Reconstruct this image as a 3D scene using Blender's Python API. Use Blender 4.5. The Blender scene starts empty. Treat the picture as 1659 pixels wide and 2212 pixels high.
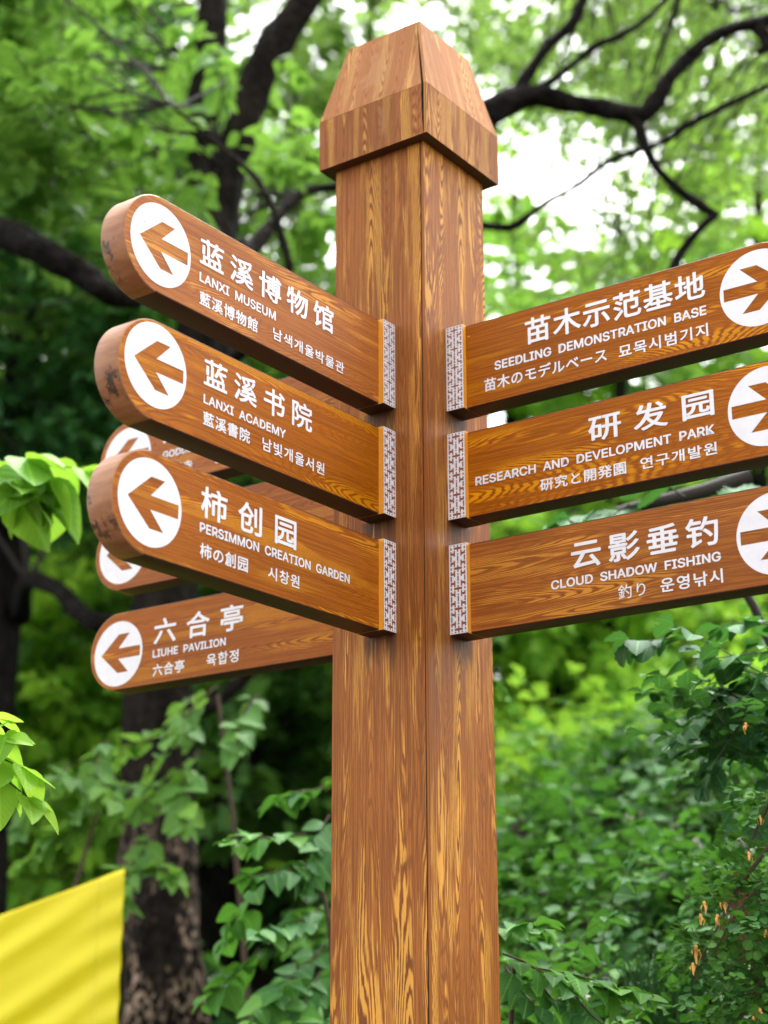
import bpy, math, random
import numpy as np
from mathutils import Vector, Matrix
rng = np.random.default_rng(7); random.seed(7)
S = bpy.context.scene; COL = S.collection
R = math.radians

# ------------------------------------------------------------------ camera
AZ, PITCH, ROLL, EYE = 0.62207, 0.304594, -0.0021, 1.6
FPX = 3567.5                                   # focal length in units of a 1659 x 2212 frame
cam_d = bpy.data.cameras.new('camera'); cam = bpy.data.objects.new('camera', cam_d); COL.objects.link(cam)
cam_d.sensor_fit = 'HORIZONTAL'; cam_d.sensor_width = 36.0; cam_d.lens = 36.0 * FPX / 1659
cam_d.clip_start = 0.05; cam_d.clip_end = 500
cam.matrix_world = Matrix.Translation((0, 0, EYE)) @ Matrix.Rotation(math.pi/2 + PITCH, 4, 'X') @ Matrix.Rotation(ROLL, 4, 'Z')
cam_d.dof.use_dof = True; cam_d.dof.focus_distance = 2.70; cam_d.dof.aperture_fstop = cam_d.lens/1000/0.021
S.camera = cam
_f = np.array([0, math.cos(PITCH), math.sin(PITCH)]); _u = np.array([0, -math.sin(PITCH), math.cos(PITCH)]); _r = np.array([1., 0, 0])
def at(px, py, y):
    """world point seen at (px, py) of the 1659 x 2212 frame, y metres ahead"""
    d = _f + _r*(px-829.5)/FPX - _u*(py-1106)/FPX
    return np.array([0, 0, EYE]) + d*(y/d[1])

# ------------------------------------------------------------------ light
SUN_EL, SUN_AZ = R(67), R(18)                  # overcast: broad soft light, brightest high ahead beyond the canopy
w = bpy.data.worlds.new('World'); S.world = w; w.use_nodes = True
nt = w.node_tree; nt.nodes.clear()
sky = nt.nodes.new('ShaderNodeTexSky'); sky.sky_type = 'NISHITA'; sky.sun_disc = False
sky.sun_elevation = SUN_EL; sky.sun_rotation = SUN_AZ; sky.dust_density = 3.5
bw = nt.nodes.new('ShaderNodeRGBToBW'); mx = nt.nodes.new('ShaderNodeMix'); mx.data_type = 'RGBA'; mx.inputs[0].default_value = .96
bg = nt.nodes.new('ShaderNodeBackground'); bg.inputs[1].default_value = 0.15
wo = nt.nodes.new('ShaderNodeOutputWorld'); L = nt.links.new
L(sky.outputs[0], bw.inputs[0]); L(sky.outputs[0], mx.inputs[6]); L(bw.outputs[0], mx.inputs[7]); L(mx.outputs[2], bg.inputs[0]); L(bg.outputs[0], wo.inputs[0])
sd = bpy.data.lights.new('sun', 'SUN'); sd.energy = 0.5; sd.angle = R(30); sd.color = (1, .97, .92)
sun = bpy.data.objects.new('sun', sd); COL.objects.link(sun)
_sd = Vector((math.sin(SUN_AZ)*math.cos(SUN_EL), math.cos(SUN_AZ)*math.cos(SUN_EL), math.sin(SUN_EL)))
sun.rotation_euler = _sd.to_track_quat('Z', 'Y').to_euler(); sun.location = (0, 0, 20)
S.view_settings.view_transform = 'Standard'; S.view_settings.look = 'None'; S.view_settings.exposure = 2.80
S.cycles.use_denoising = True; S.cycles.max_bounces = 6; S.cycles.diffuse_bounces = 3; S.cycles.transmission_bounces = 4
S.cycles.glossy_bounces = 2; S.cycles.sample_clamp_indirect = 6

# ------------------------------------------------------------------ helpers
class N:
    """small node builder"""
    def __init__(s, name):
        s.m = bpy.data.materials.new(name); s.m.use_nodes = True; s.t = s.m.node_tree
        s.b = s.t.nodes['Principled BSDF']; s.out = s.t.nodes['Material Output']
    def new(s, k, **kw):
        n = s.t.nodes.new('ShaderNode' + k)
        for a, v in kw.items(): setattr(n, a, v)
        return n
    def put(s, sock, v):
        if isinstance(v, bpy.types.NodeSocket): s.t.links.new(v, sock)
        elif v is not None: sock.default_value = v
    def math(s, op, a, b=None, c=None, clamp=False):
        n = s.new('Math', operation=op, use_clamp=clamp)
        for i, v in enumerate((a, b, c)):
            if v is not None: s.put(n.inputs[i], v)
        return n.outputs[0]
    def mix(s, f, a, b, mode='MIX'):
        n = s.new('Mix', data_type='RGBA', blend_type=mode)
        s.put(n.inputs[0], f)
        for i, v in ((6, a), (7, b)): s.put(n.inputs[i], v if isinstance(v, bpy.types.NodeSocket) else (*v, 1))
        return n.outputs[2]
    def noise(s, vec, scale=1, detail=2, rough=.5, dist=0, out=0):
        n = s.new('TexNoise'); s.put(n.inputs['Vector'], vec); n.inputs['Scale'].default_value = scale
        n.inputs['Detail'].default_value = detail; n.inputs['Roughness'].default_value = rough; n.inputs['Distortion'].default_value = dist
        return n.outputs[out]
    def ramp(s, v, a, b, lo=0., hi=1., smooth=True):
        n = s.new('MapRange', interpolation_type='SMOOTHSTEP' if smooth else 'LINEAR'); s.put(n.inputs[0], v)
        for i, x in enumerate((a, b, lo, hi)): n.inputs[i+1].default_value = x
        return n.outputs[0]
    def vec(s, v, sc):
        n = s.new('VectorMath', operation='MULTIPLY'); s.put(n.inputs[0], v); n.inputs[1].default_value = sc
        return n.outputs[0]
    def uv(s): return s.new('TexCoord').outputs['UV']
    def obj(s): return s.new('TexCoord').outputs['Object']
    def bump(s, h, strength=.3, dist=.002):
        n = s.new('Bump'); n.inputs['Strength'].default_value = strength; n.inputs['Distance'].default_value = dist
        s.put(n.inputs['Height'], h); s.t.links.new(n.outputs[0], s.b.inputs['Normal'])

def wood(name, gloss=1.0, freq=72, stain_shade=(), brown=(.42, .143, .020), brown2=(.25, .074, .011), yellow=(.70, .325, .040), line=(.19, .058, .010), amount=.5, wear=0.0):
    k = N(name); uv = k.uv()
    warp = k.noise(k.vec(uv, (5, 38, 1)), 1, 2)
    f = k.math('MULTIPLY', k.noise(k.vec(uv, (1.1, 15, 1)), 1, .3, .2), freq)
    f = k.math('ADD', f, k.math('MULTIPLY', warp, 3.4))
    f = k.math('ADD', f, k.math('MULTIPLY', k.noise(k.vec(uv, (22, 240, 1)), 1, 3, .6), 1.0))
    ln = k.math('MULTIPLY_ADD', k.math('SINE', k.math('MULTIPLY', f, 6.283)), .5, .5)
    prof = k.ramp(ln, .10, .52)
    m = k.noise(k.vec(uv, (2.2, 27, 7)), 1, 4, .66)
    m2 = k.math('MULTIPLY_ADD', k.math('SUBTRACT', ln, .5), .07, m)
    mask = k.ramp(m2, .60-.16*amount, .69-.16*amount)
    fine = k.noise(k.vec(uv, (5, 300, 1)), 1, 4, .68)
    bc = k.mix(k.ramp(fine, .40, .60), brown2, brown)
    bc = k.mix(k.math('MULTIPLY', k.ramp(ln, .0, .40, 1, 0), .60), bc, line)
    yv = k.mix(k.noise(k.vec(uv, (5, 60, 3)), 1, 2), tuple(c*.72 for c in yellow), tuple(min(1, c*1.2) for c in yellow))
    c = k.mix(mask, bc, k.mix(prof, line, yv))
    if stain_shade:                                           # drip stains plus painted contact shadow below the board joints
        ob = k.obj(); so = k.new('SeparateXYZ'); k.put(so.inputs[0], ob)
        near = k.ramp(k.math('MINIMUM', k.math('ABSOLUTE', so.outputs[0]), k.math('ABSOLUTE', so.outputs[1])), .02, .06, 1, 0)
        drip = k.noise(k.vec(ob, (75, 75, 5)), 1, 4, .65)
        for zb in stain_shade:
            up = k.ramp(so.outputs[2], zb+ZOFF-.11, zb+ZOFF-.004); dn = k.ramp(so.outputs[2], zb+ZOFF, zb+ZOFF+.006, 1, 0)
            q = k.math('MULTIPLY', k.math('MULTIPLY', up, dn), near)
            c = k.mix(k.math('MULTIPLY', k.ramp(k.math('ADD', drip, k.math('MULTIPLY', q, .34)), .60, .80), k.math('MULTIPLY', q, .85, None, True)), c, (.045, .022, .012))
    # broad tone drift, knots and small chips
    c = k.mix(k.ramp(k.noise(k.vec(uv, (2, 5, 2)), 1, 2), .35, .7, 0, .30), c, tuple(x*.55 for x in brown2))
    v = k.new('TexVoronoi', feature='F1'); k.put(v.inputs['Vector'], k.vec(uv, (14, 30, 1))); v.inputs['Scale'].default_value = 1
    sel = k.new('SeparateColor'); k.put(sel.inputs[0], v.outputs['Color'])
    spot = k.math('MULTIPLY', k.ramp(v.outputs['Distance'], .05, .09, 1, 0), k.ramp(sel.outputs[0], .93, .94))
    c = k.mix(spot, c, (.04, .015, .01))
    chip = k.math('MULTIPLY', k.ramp(v.outputs['Distance'], .02, .035, 1, 0), k.ramp(sel.outputs[1], .95, .96))
    c = k.mix(chip, c, (.75, .6, .45))
    if wear:
        wn = k.ramp(k.noise(k.vec(uv, (6, 9, 1)), 1, 6, .7), .56, .64, 0, wear)
        c = k.mix(wn, c, (.42, .24, .13))
    oi = k.new('ObjectInfo').outputs['Random']; hs = k.new('HueSaturation')                # boards fade unequally
    k.put(hs.inputs['Value'], k.ramp(oi, 0, 1, .88, 1.04, False)); k.put(hs.inputs['Saturation'], k.ramp(k.math('FRACT', k.math('MULTIPLY', oi, 7.3)), 0, 1, .97, 1.08, False)); k.put(hs.inputs['Color'], c); c = hs.outputs[0]
    grime = k.ramp(k.noise(k.vec(uv, (7, 7, 4)), 1, 6, .7), .58, .78, 0, .28); c = k.mix(grime, c, (.14, .055, .02))
    k.put(k.b.inputs['Base Color'], c)
    k.put(k.b.inputs['Roughness'], k.ramp(fine, .2, .8, .40+.25*(1-gloss), .56+.25*(1-gloss))); k.b.inputs['Specular IOR Level'].default_value = .14*gloss
    h = k.math('ADD', k.math('MULTIPLY', prof, .5), k.math('MULTIPLY', fine, .6))
    k.bump(h, .28, .0012)
    return k.m

def plain(name, col, rough=.5, var=.12, scale=30, bump=0):
    k = N(name); n = k.noise(k.obj(), scale, 4, .6)
    k.put(k.b.inputs['Base Color'], k.mix(n, tuple(c*(1-var) for c in col), tuple(min(1, c*(1+var)) for c in col)))
    k.b.inputs['Roughness'].default_value = rough
    if bump: k.bump(n, bump, .002)
    return k.m

def white_paint():
    k = N('white paint'); o = k.obj()
    n = k.noise(o, 40, 5, .65)
    c = k.mix(k.ramp(n, .3, .7), (.71, .71, .75), (.79, .79, .82))
    v = k.new('TexVoronoi', feature='F1'); k.put(v.inputs['Vector'], o); v.inputs['Scale'].default_value = 42
    sel = k.new('SeparateColor'); k.put(sel.inputs[0], v.outputs['Color'])
    sp = k.math('MULTIPLY', k.ramp(v.outputs['Distance'], .05, .11, 1, 0), k.ramp(sel.outputs[0], .9, .91))
    c = k.mix(sp, c, (.25, .16, .11))
    scr = k.ramp(k.noise(k.vec(o, (70, 70, 300)), 1, 3, .7), .70, .76, 0, .35)
    c = k.mix(scr, c, (.55, .50, .48))
    k.put(k.b.inputs['Base Color'], c); k.b.inputs['Roughness'].default_value = .45
    return k.m

def rim_mat():
    """curved board end: faded tan paint, black weathered patches low on the end"""
    k = N('faded end paint'); uv = k.uv()
    n = k.noise(k.vec(uv, (60, 14, 1)), 1, 4, .6)
    c = k.mix(k.ramp(n, .3, .7), (.25, .096, .033), (.37, .165, .068))
    p = k.noise(k.vec(uv, (26, 30, 5)), 1, 6, .7)
    sep = k.new('SeparateXYZ'); k.put(sep.inputs[0], uv)
    band = k.ramp(k.math('ABSOLUTE', k.math('SUBTRACT', sep.outputs[0], .17)), .02, .075, .12, -.14)
    rot = k.math('MULTIPLY', k.ramp(k.math('ADD', p, band), .63, .72), .85)
    c = k.mix(rot, c, (.012, .010, .008))
    pale = k.ramp(k.noise(k.vec(uv, (120, 50, 9)), 1, 5, .7), .66, .70, 0, .7)
    c = k.mix(pale, c, (.62, .46, .33))
    k.put(k.b.inputs['Base Color'], c); k.b.inputs['Roughness'].default_value = .5
    k.bump(k.math('SUBTRACT', n, rot), .4, .0015)
    return k.m

def leaf_mat(name, dark, mid, light, trans, tf=.38, rough=.5, spec=.25):
    k = N(name)
    a = k.new('Attribute', attribute_name='tint').outputs['Fac']
    c = k.mix(k.ramp(a, 0, .5, smooth=False), dark, mid); c = k.mix(k.ramp(a, .5, 1, smooth=False), c, light)
    uv = k.uv(); sep = k.new('SeparateXYZ'); k.put(sep.inputs[0], uv)
    rib = k.ramp(k.math('ABSOLUTE', sep.outputs[1]), .015, .05, .45, 0)
    vein = k.math('SINE', k.math('MULTIPLY', k.math('SUBTRACT', sep.outputs[0], k.math('MULTIPLY', k.math('ABSOLUTE', sep.outputs[1]), .9)), 46))
    vm = k.math('MAXIMUM', rib, k.ramp(vein, .80, 1, 0, .22))
    c = k.mix(vm, c, tuple(min(1, x*1.6+.02) for x in light))
    k.put(k.b.inputs['Base Color'], c); k.b.inputs['Roughness'].default_value = rough; k.b.inputs['Specular IOR Level'].default_value = spec
    k.bump(vein, .25, .0008)
    tr = k.new('BsdfTranslucent')
    k.put(tr.inputs[0], k.mix(k.math('MULTIPLY', a, .8), tuple(x*.7 for x in trans), trans))
    ms = k.new('MixShader'); ms.inputs[0].default_value = tf
    L = k.t.links.new; L(k.b.outputs[0], ms.inputs[1]); L(tr.outputs[0], ms.inputs[2]); L(ms.outputs[0], k.out.inputs[0])
    return k.m

def bark_mat(name, dark, light, flakes=0.0, scale=1.0, zmax=1.6):
    k = N(name); o = k.obj()
    n = k.noise(k.vec(o, (14*scale, 14*scale, 4*scale)), 1, 6, .65)
    c = k.mix(k.ramp(n, .35, .7), dark, light)
    v = k.new('TexVoronoi', feature='F1'); k.put(v.inputs['Vector'], k.vec(o, (34*scale, 34*scale, 22*scale))); v.inputs['Scale'].default_value = 1; v.inputs['Randomness'].default_value = 1
    if flakes:                                           # pale scales left on the lower trunk, in ragged patches
        sc = k.noise(k.vec(o, (46, 46, 24)), 1, 3, .62); big = k.noise(k.vec(o, (5, 5, 2.2)), 1, 3, .6)
        sz = k.new('SeparateXYZ'); k.put(sz.inputs[0], o)
        fl = k.math('MULTIPLY', k.ramp(sc, .515, .555), k.ramp(big, .57-.12*flakes, .66-.12*flakes))
        fl = k.math('MULTIPLY', fl, k.ramp(sz.outputs[2], zmax-.5, zmax+.3, 1, 0))
        c = k.mix(k.math('MULTIPLY', fl, .95), c, k.mix(k.noise(o, 60, 2), (.20, .12, .085), (.46, .35, .27)))
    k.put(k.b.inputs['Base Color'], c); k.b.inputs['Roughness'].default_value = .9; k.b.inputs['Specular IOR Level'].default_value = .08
    k.bump(k.math('ADD', n, v.outputs['Distance']), .8, .02)
    return k.m

def link(name, me, mats, parent=None, **props):
    o = bpy.data.objects.new(name, me); COL.objects.link(o)
    for m in (mats if isinstance(mats, (list, tuple)) else [mats]): me.materials.append(m)
    if parent is not None: o.parent = parent
    for a, v in props.items(): o[a] = v
    return o
def thing(name, label, cat, loc=(0, 0, 0), rz=0, group=None):
    o = bpy.data.objects.new(name, None); COL.objects.link(o); o.location = loc; o.rotation_euler = (0, 0, rz); o.empty_display_size = .1
    o['label'] = label; o['category'] = cat
    if group: o['group'] = group
    return o
def mesh(name, verts, faces, uvs=None, mi=None, smooth=False):
    me = bpy.data.meshes.new(name); me.from_pydata([tuple(map(float, v)) for v in verts], [], faces)
    if uvs is not None:
        l = me.uv_layers.new(name='UVMap'); l.data.foreach_set('uv', np.array(uvs, dtype=np.float32).ravel())
    if mi is not None: me.polygons.foreach_set('material_index', mi)
    if smooth: me.polygons.foreach_set('use_smooth', [True]*len(me.polygons))
    me.update(); return me

# ------------------------------------------------------------------ terrain
def sstep(a, b, x):
    t = np.clip((x-a)/(b-a), 0, 1); return t*t*(3-2*t)
def ground_z(x, y):
    x = np.asarray(x, float); y = np.asarray(y, float)
    bank = np.interp(y, [-60, 1.7, 2.6, 3.5, 6, 12, 30, 90], [0, 0, .62, 1.42, 2.32, 3.50, 6.0, 8])
    side = .36 + .64*np.maximum(sstep(-1.1, .45, x - .05*y), sstep(7, 17, y))
    lump = .07*np.sin(x*2.3+1)*np.cos(y*1.9) + .05*np.sin(x*5.1+y*3.7)
    bank = bank + .32*sstep(.35, 1.5, x-.06*(y-3))*sstep(3, 5, y)*(1-sstep(6, 9, y))
    return bank*side + lump*sstep(1.5, 3.5, y)
gx = np.concatenate([np.linspace(-80, -9, 12), np.linspace(-8, 8, 110), np.linspace(9, 80, 12)])
gy = np.concatenate([np.linspace(-60, -1, 8), np.linspace(0, 14, 120), np.linspace(15, 120, 20)])
XX, YY = np.meshgrid(gx, gy); ZZ = ground_z(XX, YY)
V = np.stack([XX, YY, ZZ], -1).reshape(-1, 3); nx = len(gx)
Fq = [(j*nx+i, j*nx+i+1, (j+1)*nx+i+1, (j+1)*nx+i) for j in range(len(gy)-1) for i in range(nx-1)]
k = N('leaf litter soil'); o_ = k.obj(); n1 = k.noise(o_, 9, 6, .7); n2 = k.noise(o_, 60, 4, .7)
k.put(k.b.inputs['Base Color'], k.mix(k.ramp(n2, .4, .65), k.mix(n1, (.022, .014, .009), (.05, .032, .02)), (.085, .048, .028)))
k.b.inputs['Roughness'].default_value = .95; k.bump(k.math('ADD', n1, n2), 1, .03)
link('hillside', mesh('hillside', V, Fq, smooth=True), k.m, kind='structure')

# ------------------------------------------------------------------ foliage engine
def leaf_template(n=6, shape='ovate', scallop=0, fold=.16, droop=.18):
    ts = np.linspace(0, 1, n+1)
    if shape == 'ovate': wd = (np.sin(np.pi*ts**.72))**.85*(1-.35*ts)
    elif shape == 'obovate': wd = np.sin(np.pi*ts**1.15)**.8
    else: wd = np.sin(np.pi*ts)**.7
    wd = wd/wd.max()*.5; wd[0] = wd[-1] = 0
    if scallop: wd = wd*(1+scallop*np.where(np.arange(n+1) % 2 == 0, -1, 1))
    v = []; uv = []; f = []
    z = lambda t, x: -droop*t*t + fold*abs(x)
    mid = []; le = []; ri = []
    for i, t in enumerate(ts):
        mid.append(len(v)); v.append((t, 0, z(t, 0))); uv.append((t, 0))
        if 0 < i < n:
            le.append(len(v)); v.append((t+.04, wd[i], z(t, wd[i]))); uv.append((t, wd[i]))
            ri.append(len(v)); v.append((t+.04, -wd[i], z(t, wd[i]))); uv.append((t, -wd[i]))
        else: le.append(mid[-1]); ri.append(mid[-1])
    for i in range(n):
        a = [mid[i], mid[i+1], le[i+1], le[i]]; b = [mid[i], ri[i], ri[i+1], mid[i+1]]
        for q in (a, b):
            q2 = list(dict.fromkeys(q)); f.append(q2)
    return np.array(v, float), np.array(uv, float), f
T_FAR = leaf_template(2, 'oval', fold=.25); T_MID = leaf_template(4, 'ovate'); T_NEAR = leaf_template(8, 'ovate'); T_SCAL = leaf_template(10, 'obovate', .10); T_OVAL = leaf_template(6, 'oval', droop=.08)
T_WAVY = leaf_template(10, 'ovate', .03)
def unit(a): return a/np.maximum(np.linalg.norm(a, axis=-1, keepdims=True), 1e-9)
class Foliage:
    def __init__(s): s.P = []; s.D = []; s.Nn = []; s.S = []; s.W = []; s.T = []; s.tv = []; s.tf = []; s.tn = 0
    def leaves(s, P, D, Nn, S_, W, T):
        n = len(P); s.P.append(P); s.D.append(D); s.Nn.append(Nn); s.S.append(np.broadcast_to(S_, n)); s.W.append(np.broadcast_to(W, n)); s.T.append(np.broadcast_to(T, n))
    def twig(s, pts, r0, r1, sides=4):
        """pts (n,k,3): n twigs of k points"""
        n, kk, _ = pts.shape; tan = np.gradient(pts, axis=1); tan = unit(tan)
        up = np.array([.13, .29, .95]); a = unit(np.cross(tan, up)); b = np.cross(tan, a)
        rr = np.linspace(r0, r1, kk) if np.ndim(r0) == 0 else np.linspace(r0, r1, kk, axis=1)
        if np.ndim(rr) == 1: rr = np.broadcast_to(rr, (n, kk))
        ang = np.arange(sides)*2*np.pi/sides
        ring = pts[:, :, None]+rr[:, :, None, None]*(a[:, :, None]*np.cos(ang)[None, None, :, None]+b[:, :, None]*np.sin(ang)[None, None, :, None])
        s.tv.append(ring.reshape(-1, 3))
        i = (np.arange(n)*kk*sides)[:, None, None]+(np.arange(kk-1)*sides)[None, :, None]; j = np.arange(sides)[None, None]; j2 = (j+1) % sides
        q = np.stack(np.broadcast_arrays(i+j, i+j2, i+j2+sides, i+j+sides), -1).reshape(-1, 4)+s.tn
        s.tf.append(q); s.tn += n*kk*sides
    def sprays(s, start, d, length, steps, size, tint, droop=.5, wid=.55, spread=.9, tw=.003, hang=.15, jit=.18, tvar=.16, tip=True, lvl=.25):
        n = len(start); p = np.array(start, float); d = unit(np.array(d, float)); st = (np.broadcast_to(length, n)/steps)[:, None]
        size = np.broadcast_to(size, n); tint = np.broadcast_to(tint, n); pts = [p.copy()]
        for i in range(steps):
            d = unit(d+np.array([0, 0, -1.])*droop*st+rng.normal(0, jit*.4, (n, 3))); p = p+d*st; pts.append(p.copy())
            side = unit(np.cross(d, np.array([0, 0, 1.])+rng.normal(0, .15, (n, 3))))
            nor = np.cross(side, d); nor = np.where(nor[:, 2:] < 0, -nor, nor)
            sc = size*(.72+.45*np.sin(np.pi*(i+1.2)/(steps+1.4)))
            for sg in (1, -1):
                ld = unit(d*.55+side*sg*spread+np.array([0, 0, -hang])+rng.normal(0, jit, (n, 3)))
                nn = unit(nor+np.array([0, 0, .4])+rng.normal(0, lvl, (n, 3)))
                s.leaves(p+rng.normal(0, .004, (n, 3)), ld, nn, sc*rng.uniform(.75, 1.2, n), wid*rng.uniform(.85, 1.15, n), np.clip(tint+rng.normal(0, tvar, n), 0, 1))
        if tip: s.leaves(p, d, unit(nor+rng.normal(0, lvl, (n, 3))), size*rng.uniform(.8, 1.1, n), wid, np.clip(tint+.1, 0, 1))
        if tw: s.twig(np.stack(pts, 1), tw, tw*.3, 3)
    def clusters(s, C, rad, per, length, steps, size, tint, tw=.003, **kw):
        C = np.repeat(np.asarray(C, float), per, 0); n = len(C)
        rad = np.repeat(np.broadcast_to(rad, n//per), per); tint = np.repeat(np.broadcast_to(tint, n//per), per)
        d = unit(rng.normal(0, 1, (n, 3))*np.array([1, 1, .55])); st = C+d*rad[:, None]*rng.uniform(.0, .7, (n, 1))
        s.sprays(st, d+np.array([0, 0, .15]), length*rng.uniform(.6, 1.3, n), steps, size, tint, tw=tw, **kw)
    def build(s, name, mats, parent=None, template=T_MID, loc=None, **props):
        tv, tuv, tf = template
        P = np.concatenate(s.P); D = unit(np.concatenate(s.D)); Nn = np.concatenate(s.Nn); S_ = np.concatenate(s.S); W = np.concatenate(s.W); T = np.concatenate(s.T)
        Y = unit(np.cross(Nn, D)); Z = np.cross(D, Y)
        bend = rng.uniform(.3, 1.9, len(P))
        v = P[:, None]+S_[:, None, None]*(D[:, None]*tv[None, :, :1]+Y[:, None]*(tv[None, :, 1:2]*W[:, None, None]*1.3)+Z[:, None]*(tv[None, :, 2:]*bend[:, None, None]))
        nl, nv = v.shape[:2]; v = v.reshape(-1, 3)
        if loc is not None: off = np.asarray(loc, float)
        else: off = np.zeros(3)
        lens = np.array([len(q) for q in tf]); flat = np.concatenate([np.array(q) for q in tf])
        li = (np.arange(nl)[:, None]*nv+flat[None]).ravel(); ll = np.tile(lens, nl); uvs = np.tile(tuv[flat], (nl, 1)); tint = np.repeat(T, len(tf)); mi = np.zeros(len(ll), np.int32)
        if s.tv:
            t2 = np.concatenate(s.tv); f2 = np.concatenate(s.tf)+len(v)
            v = np.concatenate([v, t2]); li = np.concatenate([li, f2.ravel()]); ll = np.concatenate([ll, np.full(len(f2), 4)])
            uvs = np.concatenate([uvs, np.zeros((len(f2)*4, 2))]); tint = np.concatenate([tint, np.zeros(len(f2))]); mi = np.concatenate([mi, np.ones(len(f2), np.int32)])
        v = v-off
        me = bpy.data.meshes.new(name); me.vertices.add(len(v)); me.vertices.foreach_set('co', v.astype(np.float32).ravel())
        me.loops.add(len(li)); me.loops.foreach_set('vertex_index', li.astype(np.int32))
        me.polygons.add(len(ll)); ls = np.concatenate([[0], np.cumsum(ll)[:-1]]); me.polygons.foreach_set('loop_start', ls.astype(np.int32)); me.polygons.foreach_set('loop_total', ll.astype(np.int32))
        me.polygons.foreach_set('material_index', mi); me.polygons.foreach_set('use_smooth', np.ones(len(ll), bool))
        u = me.uv_layers.new(name='UVMap'); u.data.foreach_set('uv', uvs.astype(np.float32).ravel())
        a = me.attributes.new('tint', 'FLOAT', 'FACE'); a.data.foreach_set('value', tint.astype(np.float32))
        me.update(); me.validate()
        return link(name, me, mats, parent, **props)

def tube_mesh(name, paths, sides=14, rough=.06, off=(0, 0, 0)):
    """paths: list of (points, radii); smooth rounded limbs with an uneven surface"""
    verts = []; faces = []; off = np.asarray(off, float)
    for pts, rad in paths:
        pts = np.array(pts, float); rad = np.array(rad, float); m = len(pts)
        t = np.arange(m); tt = np.linspace(0, m-1, (m-1)*7+1)
        def cr(a):
            e = np.concatenate([[2*a[0]-a[1]], a, [2*a[-1]-a[-2]]]); o = []
            for x in tt:
                i = min(int(x), m-2); f = x-i; p0, p1, p2, p3 = e[i], e[i+1], e[i+2], e[i+3]
                o.append(.5*((2*p1)+(-p0+p2)*f+(2*p0-5*p1+4*p2-p3)*f*f+(-p0+3*p1-3*p2+p3)*f**3))
            return np.array(o)
        c = cr(pts); r = np.maximum(cr(rad), .001); tan = unit(np.gradient(c, axis=0)); a = unit(np.cross(tan, [.21, .95, .1])); b = np.cross(tan, a)
        base = len(verts); ph = rng.uniform(0, 6, 6)
        for i in range(len(c)):
            for j in range(sides):
                th = 2*math.pi*j/sides
                rr = r[i]*(1+rough*math.sin(3*th+ph[0]+i*.35)+rough*.8*math.sin(5*th+ph[1]-i*.5)+rough*.9*math.sin(2*th+i*.9+ph[2])+rng.normal(0, rough*.4))
                verts.append(c[i]+rr*(a[i]*math.cos(th)+b[i]*math.sin(th))-off)
        for i in range(len(c)-1):
            for j in range(sides):
                j2 = (j+1) % sides; faces.append((base+i*sides+j, base+i*sides+j2, base+(i+1)*sides+j2, base+(i+1)*sides+j))
        faces.append(tuple(base+(len(c)-1)*sides+j for j in range(sides))); faces.append(tuple(base+j for j in reversed(range(sides))))
    return mesh(name, verts, faces, smooth=True)

# leaf and bark materials
LM = {
 'mid':  leaf_mat('broad green leaf', (.035, .110, .028), (.080, .210, .042), (.17, .34, .05), (.24, .47, .06), .42),
 'lime': leaf_mat('young lime leaf', (.07, .22, .025), (.15, .38, .035), (.28, .52, .05), (.40, .70, .06), .5),
 'sky':  leaf_mat('thin canopy leaf', (.05, .13, .03), (.11, .23, .04), (.20, .36, .07), (.30, .50, .09), .5),
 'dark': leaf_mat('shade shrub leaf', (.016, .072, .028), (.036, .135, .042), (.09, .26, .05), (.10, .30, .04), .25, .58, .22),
 'under': leaf_mat('undergrowth leaf', (.016, .075, .020), (.036, .145, .030), (.12, .30, .036), (.13, .36, .036), .30),
}
LM['fresh'] = leaf_mat('fresh leaf', (.065, .190, .024), (.13, .33, .034), (.22, .46, .048), (.30, .56, .045), .44)
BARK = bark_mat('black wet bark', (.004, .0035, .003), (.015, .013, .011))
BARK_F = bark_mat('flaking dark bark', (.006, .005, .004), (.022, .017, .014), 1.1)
TWIG = plain('brown twig', (.075, .048, .030), .8, .3, 40)
TWIG_D = plain('dark twig', (.018, .014, .011), .8, .3, 40)

# ------------------------------------------------------------------ signpost
PX, PY = 0.05045, 2.81848
PZ = float(ground_z(PX, PY)); ZOFF = EYE+1.2557-PZ          # board heights below are measured from a line 2.856 m up
WOOD_P = wood('painted post wood', amount=.52, freq=52, stain_shade=(-.2105, -.4120, -.6155))
WOOD_D = wood('dusty board wood', brown=(.42, .145, .036), brown2=(.30, .092, .022), yellow=(.60, .25, .045), line=(.20, .065, .02), amount=.42)
WOOD_B = wood('painted board wood', brown=(.45, .146, .020), brown2=(.29, .082, .011), yellow=(.68, .28, .030), line=(.27, .076, .012), amount=.40)
WOOD_C = wood('weathered cap wood', gloss=.7, brown=(.42, .155, .045), brown2=(.28, .095, .026), yellow=(.68, .34, .075), amount=.58, wear=.35)
RIM = rim_mat(); WHITE = white_paint()
EDGE = plain('brown edge paint', (.060, .019, .009), .6, .25, 25, .2)
PLATE = plain('amber plate paint', (.80, .34, .03), .45, .15, 60)
PLATE_D = plain('reddish plate paint', (.27, .075, .035), .5, .15, 60)
SEAM = plain('dark seam', (.02, .017, .016), .7)
post = thing('signpost', 'tall square wooden signpost with pointed cap carrying brown direction boards on three sides', 'signpost', (PX, PY, PZ), -AZ)
H = .1; C_, E_, ZC0, ZC1, ZC2 = .1231, .0838, .2984, .4018, .5684
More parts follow.
